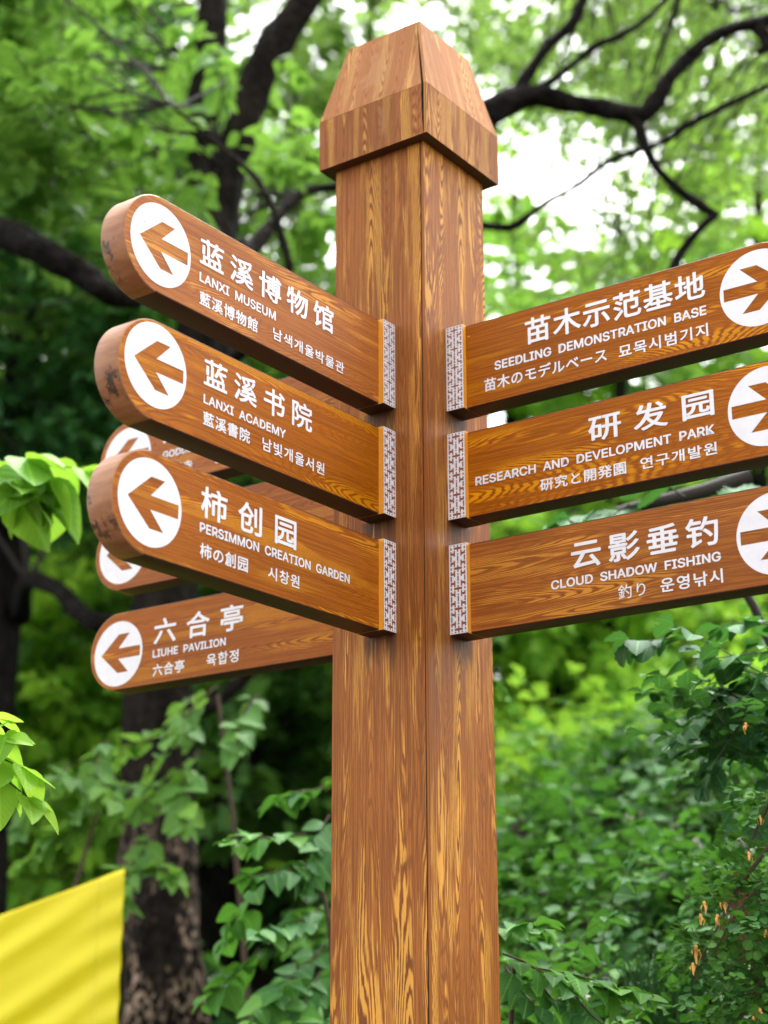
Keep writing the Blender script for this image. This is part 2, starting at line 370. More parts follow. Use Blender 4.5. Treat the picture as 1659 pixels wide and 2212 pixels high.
def prism(levels):
    """square section with a fine open seam at the front corner; levels: (z, half width, seam width, seam depth)"""
    v = []; f = []; uv = []; mi = []
    rings = []
    for z, h, g, dp in levels:
        ring = [(h, -h), (h, h), (-h, h), (-h, -h), (h-.006-g, -h), (h-.006-g*.6, -h+dp), (h-.006-g*.2, -h+dp), (h-.006, -h)]
        rings.append([len(v)+i for i in range(8)]); v += [(x, y, z+ZOFF) for x, y in ring]
    for a, b in zip(rings, rings[1:]):
        for i in range(8):
            j = (i+1) % 8; q = (a[i], a[j], b[j], b[i]); f.append(q); mi.append(1 if i in (4, 5, 6) else 0)
            for t in q:
                x, y, z = v[t]; c = y if i == 0 else x if i in (1, 3, 4, 5, 6, 7) else y
                uv.append((z*(.12 if i == 7 else 1) + i*3.7, c + i*1.3))
    f.append(tuple(rings[-1])); mi.append(0); uv += [(v[t][0], v[t][1]) for t in rings[-1]]
    f.append(tuple(reversed(rings[0]))); mi.append(2); uv += [(v[t][0], v[t][1]) for t in reversed(rings[0])]
    return v, f, uv, mi
v, f, uv, mi = prism([(-ZOFF-.15, H, .002, .006), (-1.2, H, .0022, .006), (-.6, H, .0015, .006), (.0, H, .002, .006), (.302, H, .002, .006)])
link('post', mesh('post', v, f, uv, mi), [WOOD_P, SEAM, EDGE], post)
v, f, uv, mi = prism([(ZC0, C_, .001, .006), (ZC0+.03, C_, .004, .012), (ZC1-.02, C_, .0055, .014), (ZC1, C_, .005, .014)])
capb = link('cap', mesh('cap', v, f, uv, mi), [WOOD_C, SEAM, EDGE], post)
v, f, uv, mi = prism([(ZC1+.0005, C_, .005, .012), (ZC1+.06, C_-(C_-E_)*.36, .004, .012), (ZC2-.03, E_+(C_-E_)*.18, .0012, .008), (ZC2, E_, .0008, .006)])
link('cap_crown', mesh('cap_crown', v, f, [(a+1.7, b+.4) for a, b in uv], mi), [wood('bleached cap wood', gloss=.45, brown=(.46, .225, .115), brown2=(.38, .17, .08), yellow=(.62, .36, .16), line=(.20, .085, .04), amount=.4, wear=.5), SEAM, EDGE], capb)

TB, SC, RR = .048, .592, .0792               # board thickness, centre of its round end, disc radius
TOPS = (-.0520, -.2545, -.4580); BOTS = (-.2105, -.4120, -.6155)
def bp(side, s, z, out):
    """board coordinates (s from the post face, z, distance out of the middle plane) to the post's own"""
    if side == 'L': return (out, -H-s, z+ZOFF)
    if side == 'R': return (H+s, -out, z+ZOFF)
    if side == 'B': return (-H-s, -out, z+ZOFF)
    return (-out, H+s, z+ZOFF)
def board_mesh(side, zt, zb, seed, length=0.0):
    import bmesh
    hh = (zt-zb)/2; zm = (zt+zb)/2; sc = SC+length
    pts = [(-.001, zb), (-.001, zt)]+[(sc+hh*math.sin(t), zm+hh*math.cos(t)) for t in np.linspace(0, math.pi, 33)]
    n = len(pts); bm = bmesh.new()
    fr = [bm.verts.new(bp(side, s, z, TB/2)) for s, z in pts]; bk = [bm.verts.new(bp(side, s, z, -TB/2)) for s, z in pts]
    ff = bm.faces.new(fr); fb = bm.faces.new(list(reversed(bk)))
    for i in range(n): bm.faces.new((fr[i], bk[i], bk[(i+1) % n], fr[(i+1) % n]))
    bmesh.ops.recalc_face_normals(bm, faces=bm.faces)
    ed = [e for e in ff.edges if e not in (0,)]+[e for e in fb.edges]
    bmesh.ops.bevel(bm, geom=ed, offset=.0022, segments=2, profile=.5, affect='EDGES')
    ul = bm.loops.layers.uv.new('UVMap'); of = (seed*1.37, seed*.71)
    inv = {'L': lambda c: (-H-c.y, c.z-ZOFF, c.x), 'R': lambda c: (c.x-H, c.z-ZOFF, -c.y), 'B': lambda c: (-H-c.x, c.z-ZOFF, -c.y), 'K': lambda c: (c.y-H, c.z-ZOFF, -c.x)}[side]
    for fc in bm.faces:
        q = [inv(l.vert.co) for l in fc.loops]; ms = sum(x[0] for x in q)/len(q); mo = sum(x[2] for x in q)/len(q)
        flat = all(abs(abs(x[2])-TB/2) < .0003 for x in q)
        if flat: fc.material_index = 0
        elif ms > sc+.004: fc.material_index = 1
        else: fc.material_index = 2
        fc.smooth = len(fc.verts) == 4 and not flat
        for l, x in zip(fc.loops, q):
            if fc.material_index == 1:
                an = math.atan2(x[0]-sc, x[1]-zm); l[ul].uv = (an*hh, x[2]+seed*.37)
            else: l[ul].uv = (x[0]+of[0], x[1]+of[1])
    me = bpy.data.meshes.new('board'); bm.to_mesh(me); bm.free(); return me

try: SANS = bpy.data.fonts.load(bpy.utils.system_resource('DATAFILES', path='fonts') + '/Inter.woff2')   # Blender's own interface font
except Exception: SANS = None
def font_mesh(body, offset, space=1.0, word=1.0):
    c = bpy.data.curves.new('lettering', 'FONT'); c.body = body
    if SANS and body.isascii(): c.font = SANS; c.body = body.replace(' ', '  ')
    c.offset = offset; c.space_character = space; c.space_word = word; c.resolution_u = 3; c.fill_mode = 'FRONT'
    c.offset = 0; o = bpy.data.objects.new('lettering', c); COL.objects.link(o); bpy.context.view_layer.update()
    me = bpy.data.meshes.new_from_object(o.evaluated_get(bpy.context.evaluated_depsgraph_get()))
    v = np.array([tuple(x.co) for x in me.vertices]); f = [tuple(p.vertices) for p in me.polygons]
    bpy.data.objects.remove(o); bpy.data.curves.remove(c); bpy.data.meshes.remove(me)
    return v, f
def lettering(side, lines):
    vs = []; fs = []
    for body, offset, space, s0, s1, zt, zb in lines:
        v, f = font_mesh(body, offset, space)
        lo, hi = v.min(0), v.max(0); lo[:2] -= offset; hi[:2] += offset
        for c in range(9):                                   # a bold stroke: the thin letter laid down nine times round a small circle
            ox, oy = (offset*math.cos(c*math.pi/4), offset*math.sin(c*math.pi/4)) if c < 8 else (0, 0); b = len(vs)
            for x in v:
                a = (x[0]+ox-lo[0])/(hi[0]-lo[0]); h = (x[1]+oy-lo[1])/(hi[1]-lo[1])
                vs.append(bp(side, s0+(s1-s0)*a, zb+(zt-zb)*h, TB/2+.0005+c*.00004))
            fs += [tuple(i+b for i in q) for q in f]
    return mesh('lettering', vs, fs)
def disc_mesh(side, zc, sc):
    c = bpy.data.curves.new('d', 'CURVE'); c.dimensions = '2D'; c.fill_mode = 'BOTH'
    def poly(pts):
        s = c.splines.new('POLY'); s.points.add(len(pts)-1); s.use_cyclic_u = True
        for p, q in zip(s.points, pts): p.co = (q[0], q[1], 0, 1)
    poly([(.0655*math.cos(t), .0655*math.sin(t)) for t in np.linspace(0, 2*math.pi, 73)[:-1]])
    poly([(.0462, 0), (.0, .0390), (-.029, .0390), (-.0005, .0106), (-.0588, .0106), (-.0588, -.0106), (-.0005, -.0106), (-.029, -.0388), (.0, -.0388)])
    o = bpy.data.objects.new('d', c); COL.objects.link(o); bpy.context.view_layer.update()
    me = bpy.data.meshes.new_from_object(o.evaluated_get(bpy.context.evaluated_depsgraph_get()))
    v = [bp(side, sc+x.co.x, zc+x.co.y, TB/2+.0006) for x in me.vertices]; f = [tuple(p.vertices) for p in me.polygons]
    bpy.data.objects.remove(o); bpy.data.curves.remove(c); bpy.data.meshes.remove(me)
    return mesh('arrow_disc', v, f)
WL = .0356; PT = .010
def lattice_cells():
    """white fretwork between sunk cells on a plate; unit = plate width"""
    rects = []
    def add(x0, x1, y0, y1):
        for a, b in ((x0, x1), (-x1, -x0)): rects.append((a-.012, b+.012, y0-.012, y1+.012))
    add(-.22, .22, -.045, .045); add(-.042, .042, -.165, .165)
    for sy in (1, -1):
        add(.15, .235, sy*.15-.04, sy*.15+.04); add(-.042, .042, sy*.28-.035, sy*.28+.035)
        add(.35, .43, min(sy*.13, sy*.31), max(sy*.13, sy*.31)); add(.15, .43, sy*.275-.035, sy*.275+.035); add(.15, .235, min(sy*.24, sy*.40), max(sy*.24, sy*.40))
    add(.36, .43, -.035, .035); add(-.042, .042, .39, .61); add(.35, .43, .39, .61)
    return rects
def lattice_mesh(side, zt, zb):
    g = 26; hn = int(round((zt-zb)/WL*g)); rects = lattice_cells(); vs = []; fs = []
    for j in range(hn):
        y = ((j+.5)-hn/2)/g; ym = (y+.5) % 1-.5; row = []
        for i in range(g):
            x = (i+.5)/g-.5
            dark = any(a <= x <= b and (c <= ym <= d or c <= ym+1 <= d) for a, b, c, d in rects) and 1.2 < j+.5 < hn-1.2 and abs(x) < .46
            row.append(not dark)
        i = 0
        while i < g:
            if row[i]:
                i2 = i
                while i2 < g and row[i2]: i2 += 1
                s0, s1 = WL*i/g, WL*i2/g; z0 = zb+(zt-zb)*j/hn; z1 = zb+(zt-zb)*(j+1)/hn; b = len(vs)
                vs += [bp(side, s, z, TB/2+PT+.0006) for s, z in ((s0, z0), (s1, z0), (s1, z1), (s0, z1))]; fs.append((b, b+1, b+2, b+3)); i = i2
            else: i += 1
    return mesh('lattice', vs, fs)
def plate_mesh(side, zt, zb):
    v = [bp(side, s, z, o) for o in (-TB/2+.002, TB/2+PT) for s, z in ((.0002, zb-.0005), (WL, zb-.0005), (WL, zt+.0005), (.0002, zt+.0005))]
    f = [(0, 1, 2, 3), (7, 6, 5, 4), (0, 4, 5, 1), (1, 5, 6, 2), (2, 6, 7, 3), (3, 7, 4, 0)]
    return mesh('end_plate', v, f, mi=[1, 1, 2, 0, 2, 2])
CJ, EN = .020, .022
T_ = {  # (text, weight, letter spacing, s at its left end, s at its right end, top, bottom)
 ('L', 0): ('brown board reading LANXI MUSEUM, top of the left-hand side', [('蓝溪博物馆', CJ, 1.42, .5065, .1675, -.080, -.1268), ('LANXI MUSEUM', EN, 1.0, .5060, .3212, -.1402, -.1567), ('藍溪博物館', CJ, 1.1, .5045, .3658, -.171, -.1942), ('남색개울박물관', CJ, 1.15, .3273, .1366, -.1688, -.1896)]),
 ('L', 1): ('brown board reading LANXI ACADEMY with scuffed paint', [('蓝溪书院', CJ, 1.48, .4885, .2228, -.2757, -.3219), ('LANXI ACADEMY', EN, 1.0, .4878, .2905, -.3358, -.3512), ('藍溪書院', CJ, 1.1, .4875, .3782, -.3631, -.3855), ('남빛개울서원', CJ, 1.15, .3480, .1889, -.3639, -.3858)]),
 ('L', 2): ('brown board reading PERSIMMON CREATION GARDEN', [('柿创园', CJ, 1.75, .4858, .2593, -.4803, -.5298), ('PERSIMMON CREATION GARDEN', EN, 1.0, .4868, .1184, -.5384, -.5540), ('柿の創园', CJ, 1.1, .4847, .3758, -.5692, -.5922), ('시창원', CJ, 1.15, .3279, .2504, -.5696, -.5908)]),
 ('R', 0): ('brown board reading SEEDLING DEMONSTRATION BASE', [('苗木示范基地', CJ, 1.08, .1583, .4980, -.0719, -.1210), ('SEEDLING DEMONSTRATION BASE', EN, 1.0, .0945, .4979, -.1351, -.1523), ('苗木のモデルベース', CJ, 1.05, .0724, .3147, -.1633, -.1881), ('묘목시범기지', CJ, 1.15, .3368, .4986, -.1665, -.1898)]),
 ('R', 1): ('brown board reading RESEARCH AND DEVELOPMENT PARK', [('研发园', CJ, 1.65, .2739, .5004, -.2793, -.3253), ('RESEARCH AND DEVELOPMENT PARK', EN, 1.0, .0502, .4980, -.3406, -.3570), ('研究と開発園', CJ, 1.1, .1786, .3407, -.3699, -.3921), ('연구개발원', CJ, 1.15, .3663, .5004, -.3704, -.3912)]),
 ('R', 2): ('brown board reading CLOUD SHADOW FISHING', [('云影垂钓', CJ, 1.32, .2327, .4938, -.4890, -.5375), ('CLOUD SHADOW FISHING', EN, 1.0, .1933, .4950, -.5492, -.5649), ('釣り', .006, 1.15, .3158, .3640, -.5768, -.5999), ('운영낚시', CJ, 1.15, .3900, .4962, -.5768, -.6000)]),
 ('B', 0): ('brown board reading GODDESS, behind the academy board', [('观音寺', CJ, 1.6, .4940, .2900, -.0760, -.1240), ('GODDESS OF MERCY TEMPLE', EN, 1.0, .4935, .1500, -.1390, -.1545), ('観音寺', CJ, 1.1, .4930, .4120, -.171, -.1942), ('관음사', CJ, 1.15, .3550, .2760, -.1700, -.1930)]),
 ('B', 1): ('brown board with only its white arrow disc showing', []),
 ('B', 2): ('brown board reading LIUHE PAVILION, lowest behind the post', [('六合亭', CJ, 1.78, .4976, .2700, -.4857, -.5370), ('LIUHE PAVILION', EN, 1.0, .4987, .3114, -.5470, -.5630), ('六合亭', CJ, 1.1, .4970, .4147, -.5757, -.6005), ('육합정', CJ, 1.15, .3587, .2790, -.5737, -.5982)]),
}
DISC_Z = {('L', 0): -.1312, ('L', 1): -.3255, ('L', 2): -.5361, ('R', 0): -.129, ('R', 1): -.330, ('R', 2): -.536, ('B', 0): -.1312, ('B', 1): -.333, ('B', 2): -.5420}
for si, side in enumerate('LRB'):
    for i in range(3):
        lab, lines = T_[side, i]
        b = link('board', board_mesh(side, TOPS[i], BOTS[i], si*3+i+1), [WOOD_D if side == 'B' else WOOD_B, RIM, EDGE], post, label=lab)
        pl = link('end_plate', plate_mesh(side, TOPS[i], BOTS[i]), [PLATE, PLATE_D, EDGE], b)
        link('lattice', lattice_mesh(side, TOPS[i], BOTS[i]), WHITE, b)
        link('arrow_disc', disc_mesh(side, DISC_Z[side, i], .5925 if side != 'R' else .5880), WHITE, b)
        if lines: link('lettering', lettering(side, lines), WHITE, b)

# ------------------------------------------------------------------ yellow banner by the trunk
YB = 4.6
k = N('yellow banner cloth'); o_ = k.obj()
nn = k.noise(k.vec(o_, (5, 5, 14)), 1, 3)
k.put(k.b.inputs['Base Color'], k.mix(nn, (.88, .76, .012), (.92, .82, .018))); k.b.inputs['Roughness'].default_value = .5
tr = k.new('BsdfTranslucent'); tr.inputs[0].default_value = (.75, .62, .03, 1); ms = k.new('MixShader'); ms.inputs[0].default_value = .25
k.t.links.new(k.b.outputs[0], ms.inputs[1]); k.t.links.new(tr.outputs[0], ms.inputs[2]); k.t.links.new(ms.outputs[0], k.out.inputs[0])
c1 = at(268, 1876, YB); c0 = at(-420, 2130, YB+.25)
ban = thing('banner', 'bright yellow cloth banner with slanting folds beside the flaking tree trunk', 'banner', (c1[0], c1[1], float(ground_z(c1[0], c1[1]))))
def banner_sheet(u0, u1, nu, nv, out):
    vs = []; fs = []; drop = 1.15; wd = np.linalg.norm((c0-c1)[:2])
    dirv = (c0-c1); nrm = unit(np.array([dirv[1], -dirv[0], 0.])); nrm = nrm if nrm[1] < 0 else -nrm
    for sd_ in (1, -1):
        for j in range(nv+1):
            for i in range(nu+1):
                u = u0+(u1-u0)*i/nu; q = j/nv
                p = c1+dirv*u+np.array([0, 0, -drop*q]); x = u*wd; z = q*drop
                t = z*1.0-x*.34
                fold = .005*math.sin(t*44+.9*math.sin(x*5))*min(1, x*7)*(1-.5*q)+.0025*math.sin(t*67+x*4+1)*min(1, x*9)+.004*math.sin(z*70)*math.exp(-x*12)
                sag = 0; fold *= min(1, .25+q*9)
                vs.append(p+nrm*(fold+out+.0012*sd_)+np.array([0, 0, -sag]))
    n = nu+1; m = n*(nv+1)
    for b in (0, m):
        for j in range(nv):
            for i in range(nu):
                q = (b+j*n+i, b+j*n+i+1, b+(j+1)*n+i+1, b+(j+1)*n+i); fs.append(q if b else tuple(reversed(q)))
    for i in range(nu):
        fs += [(i, i+1, m+i+1, m+i), (m+nv*n+i, m+nv*n+i+1, nv*n+i+1, nv*n+i)]
    for j in range(nv):
        fs += [(j*n, m+j*n, m+(j+1)*n, (j+1)*n), (j*n+nu, (j+1)*n+nu, m+(j+1)*n+nu, m+j*n+nu)]
    return mesh('cloth', [p-np.array(ban.location) for p in vs], fs, smooth=True)
link('cloth', banner_sheet(0, 1, 150, 150, 0), k.m, ban)
link('hem', banner_sheet(0, .075, 8, 90, .004), k.m, ban)
tk = at(330, 1872, 6.08)
link('cord', tube_mesh('cord', [([c1+np.array([-.01, .0, -.012]), c1*.5+tk*.5+np.array([0, 0, -.03]), tk], [.004, .004, .004])], 6, .0, ban.location), TWIG_D, ban)

# ------------------------------------------------------------------ trees
def gp(p): return float(ground_z(p[0], p[1]))
def tree(label, trunk, limbs, crown, bark, leafm, name='tree', cat='tree', template=T_MID, group=None, connect=True, tw=TWIG_D, conn_r=.012):
    """trunk: (points, radii) from the ground; limbs: list of the same; crown(F): fills a Foliage and returns cluster centres"""
    base = np.array(trunk[0][0]); root = thing(name, label, cat, base, 0, group)
    link('trunk', tube_mesh('trunk', [trunk], 20, .05, base), bark, root)
    for lb in limbs: link('limb', tube_mesh('limb', lb if isinstance(lb, list) else [lb], 12, .07, base), bark, root)
    F = Foliage(); C = crown(F)
    if connect and C is not None and len(C):
        nodes = np.concatenate([np.array(trunk[0][1:])]+[np.array(q[0]) for lb in limbs for q in (lb if isinstance(lb, list) else [lb])])
        d = np.linalg.norm(C[:, None]-nodes[None], axis=2)+.6*np.maximum(0, nodes[None, :, 2]-C[:, None, 2]); s = nodes[d.argmin(1)]
        mid = (s+C)/2+np.array([0, 0, .12])+rng.normal(0, .08, C.shape); q1 = (s*.75+C*.25)+np.array([0, 0, .05])
        F.twig(np.stack([s, q1, mid, C*.7+mid*.3+rng.normal(0, .03, C.shape), C], 1), conn_r, .003, 5)
    F.build('crown', [leafm, tw], root, template, base)
    return root
def region(px0, px1, py0, py1, y0, y1, n):
    return np.array([at(rng.uniform(px0, px1), rng.uniform(py0, py1), rng.uniform(y0, y1)) for _ in range(n)])
def from_ground(px, py, y):
    p = at(px, py, y); return np.array([p[0], y, gp(p)-.1])

# the dark forked tree left of the post
D1 = 6.2
def crown1(F):
    C = np.concatenate([region(-250, 170, -200, 330, 5.0, 7.0, 34), region(-200, 180, 250, 420, 5.2, 6.6, 16), region(-200, 230, 420, 760, 6.3, 7.6, 22), region(200, 420, -200, 700, 7.2, 8.6, 24), region(480, 700, 560, 720, 6.8, 7.8, 12), region(600, 720, 400, 520, 6.8, 7.6, 6), region(420, 480, 60, 380, 5.4, 5.7, 3)])
    F.clusters(C, .26, 6, .26, 4, .085, rng.uniform(.25, .9, len(C)), wid=.52, droop=1.2, lvl=.45)
    return C
t1 = ([from_ground(352, 2212, D1), at(352, 2212, D1), at(345, 1900, D1), at(335, 1650, D1), at(345, 1420, D1), at(385, 1100, D1), at(432, 800, D1), at(455, 560, D1), at(452, 420, D1)], [.19, .150, .142, .135, .128, .122, .116, .118, .10])
l1 = [([at(452, 470, D1), at(447, 300, D1), at(450, 150, D1), at(462, 0, D1), at(470, -220, D1)], [.092, .078, .07, .066, .05]),
      ([at(462, 500, D1), at(500, 350, D1), at(545, 210, D1), at(600, 90, D1), at(680, -30, D1), at(770, -180, D1)], [.10, .078, .074, .074, .06, .05]),
      ([at(440, 660, D1), at(560, 520, D1+.3), at(650, 420, D1+.5), at(760, 400, D1+.6)], [.05, .035, .028, .02]),
      ([at(345, 1480, D1), at(430, 1530, D1-.1), at(520, 1470, D1-.15), at(640, 1330, D1-.2)], [.04, .03, .024, .014])]
l1.append(([at(370, 225, 5.0), at(470, 310, 5.0), at(545, 375, 5.0), at(580, 430, 5.0), at(600, 480, 5.0), at(620, 640, 5.1), at(480, 800, 5.9)], [.005, .009, .011, .012, .013, .015, .03]))
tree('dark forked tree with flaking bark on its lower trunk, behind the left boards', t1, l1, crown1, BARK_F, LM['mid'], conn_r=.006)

# the tree whose trunk stands behind the post and whose limb reaches over to the right
D2 = 5.2; K2 = D2/7.6
def crown2(F):
    C = np.concatenate([region(1060, 1700, -300, 40, 6.2, 8.4, 38), region(1300, 1720, 40, 330, 6.6, 8.6, 32), region(1430, 1720, 300, 560, 6.6, 8.2, 12), region(760, 1120, -250, 60, 6.8, 9.0, 14), region(1100, 1400, 20, 190, 6.8, 8.4, 18), region(1060, 1420, 470, 640, 6.6, 8, 14)])
    F.clusters(C, .40, 6, .32, 4, .045, rng.uniform(.3, 1, len(C)), wid=.5, droop=1.0, lvl=.5)
    return C
t2 = ([from_ground(905, 2212, D2), at(905, 2200, D2), at(912, 1500, D2), at(930, 900, D2), at(950, 520, D2), at(960, 360, D2)], [.2, .17, .14, .125, .12, .1])
l2 = [([at(955, 400, D2), at(1000, 290, D2), at(1060, 243, D2), at(1150, 207, D2), at(1250, 226, D2), at(1340, 244, D2), at(1392, 246, D2), at(1425, 210, D2), at(1452, 165, D2), at(1510, 105, D2), at(1580, 65, D2), at(1680, 38, D2), at(1800, -30, D2), at(1980, -60, D2), at(2150, -150, D2)], [.10, .085, .078, .062, .050, .050, .05, .046, .040, .036, .034, .032, .025, .016, .005]),
      ([at(1110, 215, D2), at(1150, 150, D2), at(1190, 95, D2), at(1235, 55, D2), at(1262, 0, D2), at(1290, -120, D2)], [.04, .030, .028, .028, .026, .02]),
      ([at(1150, 205, D2), at(1215, 160, D2), at(1290, 100, D2), at(1340, 80, D2), at(1400, 40, D2), at(1480, -40, D2)], [.03, .018, .02, .018, .015, .012]),
      ([at(1372, 250, D2), at(1388, 295, D2), at(1415, 355, D2), at(1465, 410, D2), at(1515, 445, D2), at(1552, 470, D2)], [.034, .030, .022, .022, .026, .022]),
      ([at(1545, 466, D2), at(1500, 510, D2), at(1465, 560, D2), at(1445, 620, D2)], [.022, .020, .026, .018]),
      ([at(960, 430, D2), at(1020, 478, D2), at(1080, 492, D2), at(1115, 486, D2), at(1180, 440, D2), at(1250, 400, D2), at(1320, 348, D2), at(1440, 305, D2), at(1480, 275, D2), at(1560, 235, D2), at(1680, 180, D2)], [.03, .022, .021, .022, .014, .014, .016, .016, .020, .018, .014]),
      ([at(1640, 60, D2), at(1660, 95, D2), at(1640, 115, D2)], [.04, .035, .02])]
t2 = (t2[0], [r*K2 for r in t2[1]]); l2 = [(p, [r*K2 for r in q]) for p, q in l2]
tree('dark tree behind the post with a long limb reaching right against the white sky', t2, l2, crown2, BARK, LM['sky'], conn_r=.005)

# left edge tree with a dark limb entering from the left
D3 = 7.4
def crown3(F):
    C = np.concatenate([region(-350, 240, 700, 1000, 6.4, 8.6, 24), region(-350, 350, -250, 420, 7.8, 9.2, 24), region(150, 420, 600, 1000, 6.6, 8.4, 16)])
    F.clusters(C, .30, 7, .34, 4, .10, rng.uniform(.0, .7, len(C)), wid=.55, droop=1.2, lvl=.45)
    return C
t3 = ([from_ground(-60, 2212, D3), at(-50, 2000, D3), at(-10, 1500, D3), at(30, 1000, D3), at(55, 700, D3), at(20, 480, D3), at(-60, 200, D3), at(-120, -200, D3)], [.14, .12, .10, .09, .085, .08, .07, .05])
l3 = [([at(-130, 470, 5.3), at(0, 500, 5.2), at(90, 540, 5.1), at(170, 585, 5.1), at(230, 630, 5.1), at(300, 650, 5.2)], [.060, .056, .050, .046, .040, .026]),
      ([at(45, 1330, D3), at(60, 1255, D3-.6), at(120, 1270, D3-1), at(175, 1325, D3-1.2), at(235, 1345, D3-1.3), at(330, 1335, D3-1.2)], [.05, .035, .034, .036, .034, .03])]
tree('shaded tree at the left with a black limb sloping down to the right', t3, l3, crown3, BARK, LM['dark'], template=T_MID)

# background trees, each its own
def bgtree(label, px, y, top, r, regions, leafm, size, tint, lean=0, per=6, cl=.42):
    base = from_ground(px, 2212, y); n = 5
    pts = [base]+[at(px+lean*i/n+rng.normal(0, 8), 1700-(1700-top)*i/n, y) for i in range(n+1)]
    rad = [r*1.2]+list(np.linspace(r, r*.3, n+1))
    def cr(F):
        C = np.concatenate([region(*q) for q in regions])
        F.clusters(C, .42, per, cl, 4, size, rng.uniform(tint[0], tint[1], len(C)), wid=.55, droop=.8, lvl=.5, tw=.004)
        return C
    tree(label, (pts, rad), [], cr, BARK, leafm, template=T_FAR if y > 9 else T_MID, conn_r=.012)
bgtree('tall leafy tree filling the upper left corner', 180, 11.0, -350, .13, [(-400, 420, -350, 300, 9.5, 12.5, 70), (-400, 420, 250, 700, 10, 12.5, 40)], LM['mid'], .15, (.4, 1))
bgtree('slim tree with yellow green leaves just left of the forked trunk', 300, 12.5, -300, .11, [(150, 340, -200, 560, 11.5, 13.5, 40), (150, 400, 1300, 1800, 11, 13, 30), (-150, 260, 1250, 1900, 8.4, 10.5, 60)], LM['lime'], .13, (.3, 1))
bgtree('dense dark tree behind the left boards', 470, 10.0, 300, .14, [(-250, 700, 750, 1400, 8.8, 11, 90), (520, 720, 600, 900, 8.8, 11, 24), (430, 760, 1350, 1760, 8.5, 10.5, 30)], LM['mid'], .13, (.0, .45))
bgtree('thin tree showing sky through its leaves left of the cap', 640, 13.0, -350, .09, [(540, 740, -250, 420, 12, 14.5, 44), (460, 520, -150, 320, 12, 13, 5)], LM['sky'], .12, (.3, 1))
bgtree('pale thin tree above the cap', 800, 14.0, -400, .10, [(700, 1120, -300, 260, 13, 15.5, 50)], LM['sky'], .12, (.4, 1))
bgtree('light green tree under the limb right of the post', 1110, 11.5, 420, .09, [(1030, 1400, 600, 900, 10, 12.5, 20), (1040, 1110, 400, 480, 10.5, 12, 3)], LM['lime'], .14, (.1, .9))
bgtree('broad leaved tree above the seedling board', 1330, 9.5, 460, .08, [(1150, 1560, 570, 760, 8.6, 10.5, 14)], LM['mid'], .14, (.35, 1))
bgtree('yellow green tree at the right edge above the seedling board', 1640, 11.0, 250, .09, [(1520, 1850, 340, 640, 10, 12, 18)], LM['lime'], .12, (.2, 1))
bgtree('thin canopy tree in the upper right corner', 1560, 14.5, -400, .10, [(1150, 1850, -350, 120, 13, 16, 70), (1420, 1800, 100, 420, 13, 16, 34), (1080, 1420, 40, 260, 13, 16, 22)], LM['sky'], .12, (.3, 1))
bgtree('bright tree between the right hand boards', 1450, 12.0, 780, .08, [(1030, 1750, 780, 1120, 10.5, 13, 34)], LM['lime'], .14, (.2, 1))
bgtree('sunlit sapling grove tree on the crest right of the post', 1180, 10.0, 1120, .06, [(1040, 1420, 1130, 1420, 8.5, 10.5, 40), (1040, 1750, 1300, 1560, 9, 11, 40)], LM['lime'], .11, (.5, 1))

# far wood: one mass
F = Foliage()
C = np.concatenate([region(-700, 300, -300, 1000, 16, 21, 110), region(430, 700, 640, 1000, 16, 21, 24), region(-700, 760, 1000, 2000, 13, 18, 200), region(1000, 2300, 950, 1500, 15, 20, 90), region(980, 1500, 1150, 1650, 12.5, 16, 50), region(560, 780, 1200, 1750, 11, 14, 40), region(-2100, -650, -300, 2000, 12, 18, 260), region(1850, 3600, -300, 1500, 13, 19, 240)])
F.clusters(C, .8, 7, .7, 4, .24, rng.uniform(0, .9, len(C)), wid=.6, droop=.5, lvl=.6, tw=0)
F.build('far_woods', [LM['mid'], TWIG_D], None, T_FAR, kind='stuff')

# ------------------------------------------------------------------ undergrowth on the bank
def bank_points(n, x0, x1, y0, y1):
    y = rng.uniform(y0, y1, n); x = rng.uniform(x0, x1, n)
    return np.stack([x, y, ground_z(x, y)], 1)
F = Foliage()
def cover(n, x0, x1, y0, y1, ln, steps, size, tint, up=1.0, droop=2.2):
    B = bank_points(n, x0, x1, y0, y1); d = unit(rng.normal(0, 1, (n, 3))*np.array([1, 1, 0])+np.array([0, -.35, up]))
    F.sprays(B-np.array([0, 0, .02]), d, ln*rng.uniform(.5, 1.4, n), steps, size*rng.uniform(.7, 1.3, n), tint(B), droop=droop, wid=.62, lvl=.3, tw=.0016)
patch = lambda B: np.clip(.36+.28*np.sin(B[:, 0]*3.1+1)*np.cos(B[:, 1]*2.3)+rng.normal(0, .2, len(B)), 0, 1)
_bp = bank_points
def bank_points(n, x0, x1, y0, y1):                     # plants stand in clumps with dark soil between
    B = _bp(n*3, x0, x1, y0, y1)
    q = np.sin(B[:, 0]*7.3+2*np.sin(B[:, 1]*3.1))+np.sin(B[:, 1]*8.1+1.7*np.sin(B[:, 0]*4.3+.6))+rng.normal(0, .55, len(B))
    return B[np.argsort(-q)[:n]]
cover(1500, .1, 2.2, 3.05, 4.6, .32, 8, .033, patch)
cover(1500, .1, 3.0, 4.4, 6.4, .40, 8, .046, patch)
cover(700, -2.6, .5, 3.4, 5.2, .40, 7, .052, lambda B: patch(B)*.7)
cover(600, -6.5, .0, 7.0, 13, .8, 7, .11, lambda B: patch(B)*.8)
cover(900, -3.5, .5, 5.0, 8.5, .60, 7, .080, lambda B: patch(B)*.8)
cover(110, .1, 2.0, 3.1, 4.8, .48, 12, .036, lambda B: np.full(len(B), .95), up=.55, droop=1.5)
cover(110, .1, 3.0, 4.2, 6.6, .6, 12, .048, lambda B: np.full(len(B), .9), up=.55, droop=1.2)
F.build('undergrowth', [LM['under'], TWIG], None, T_MID, kind='stuff')
F = Foliage()
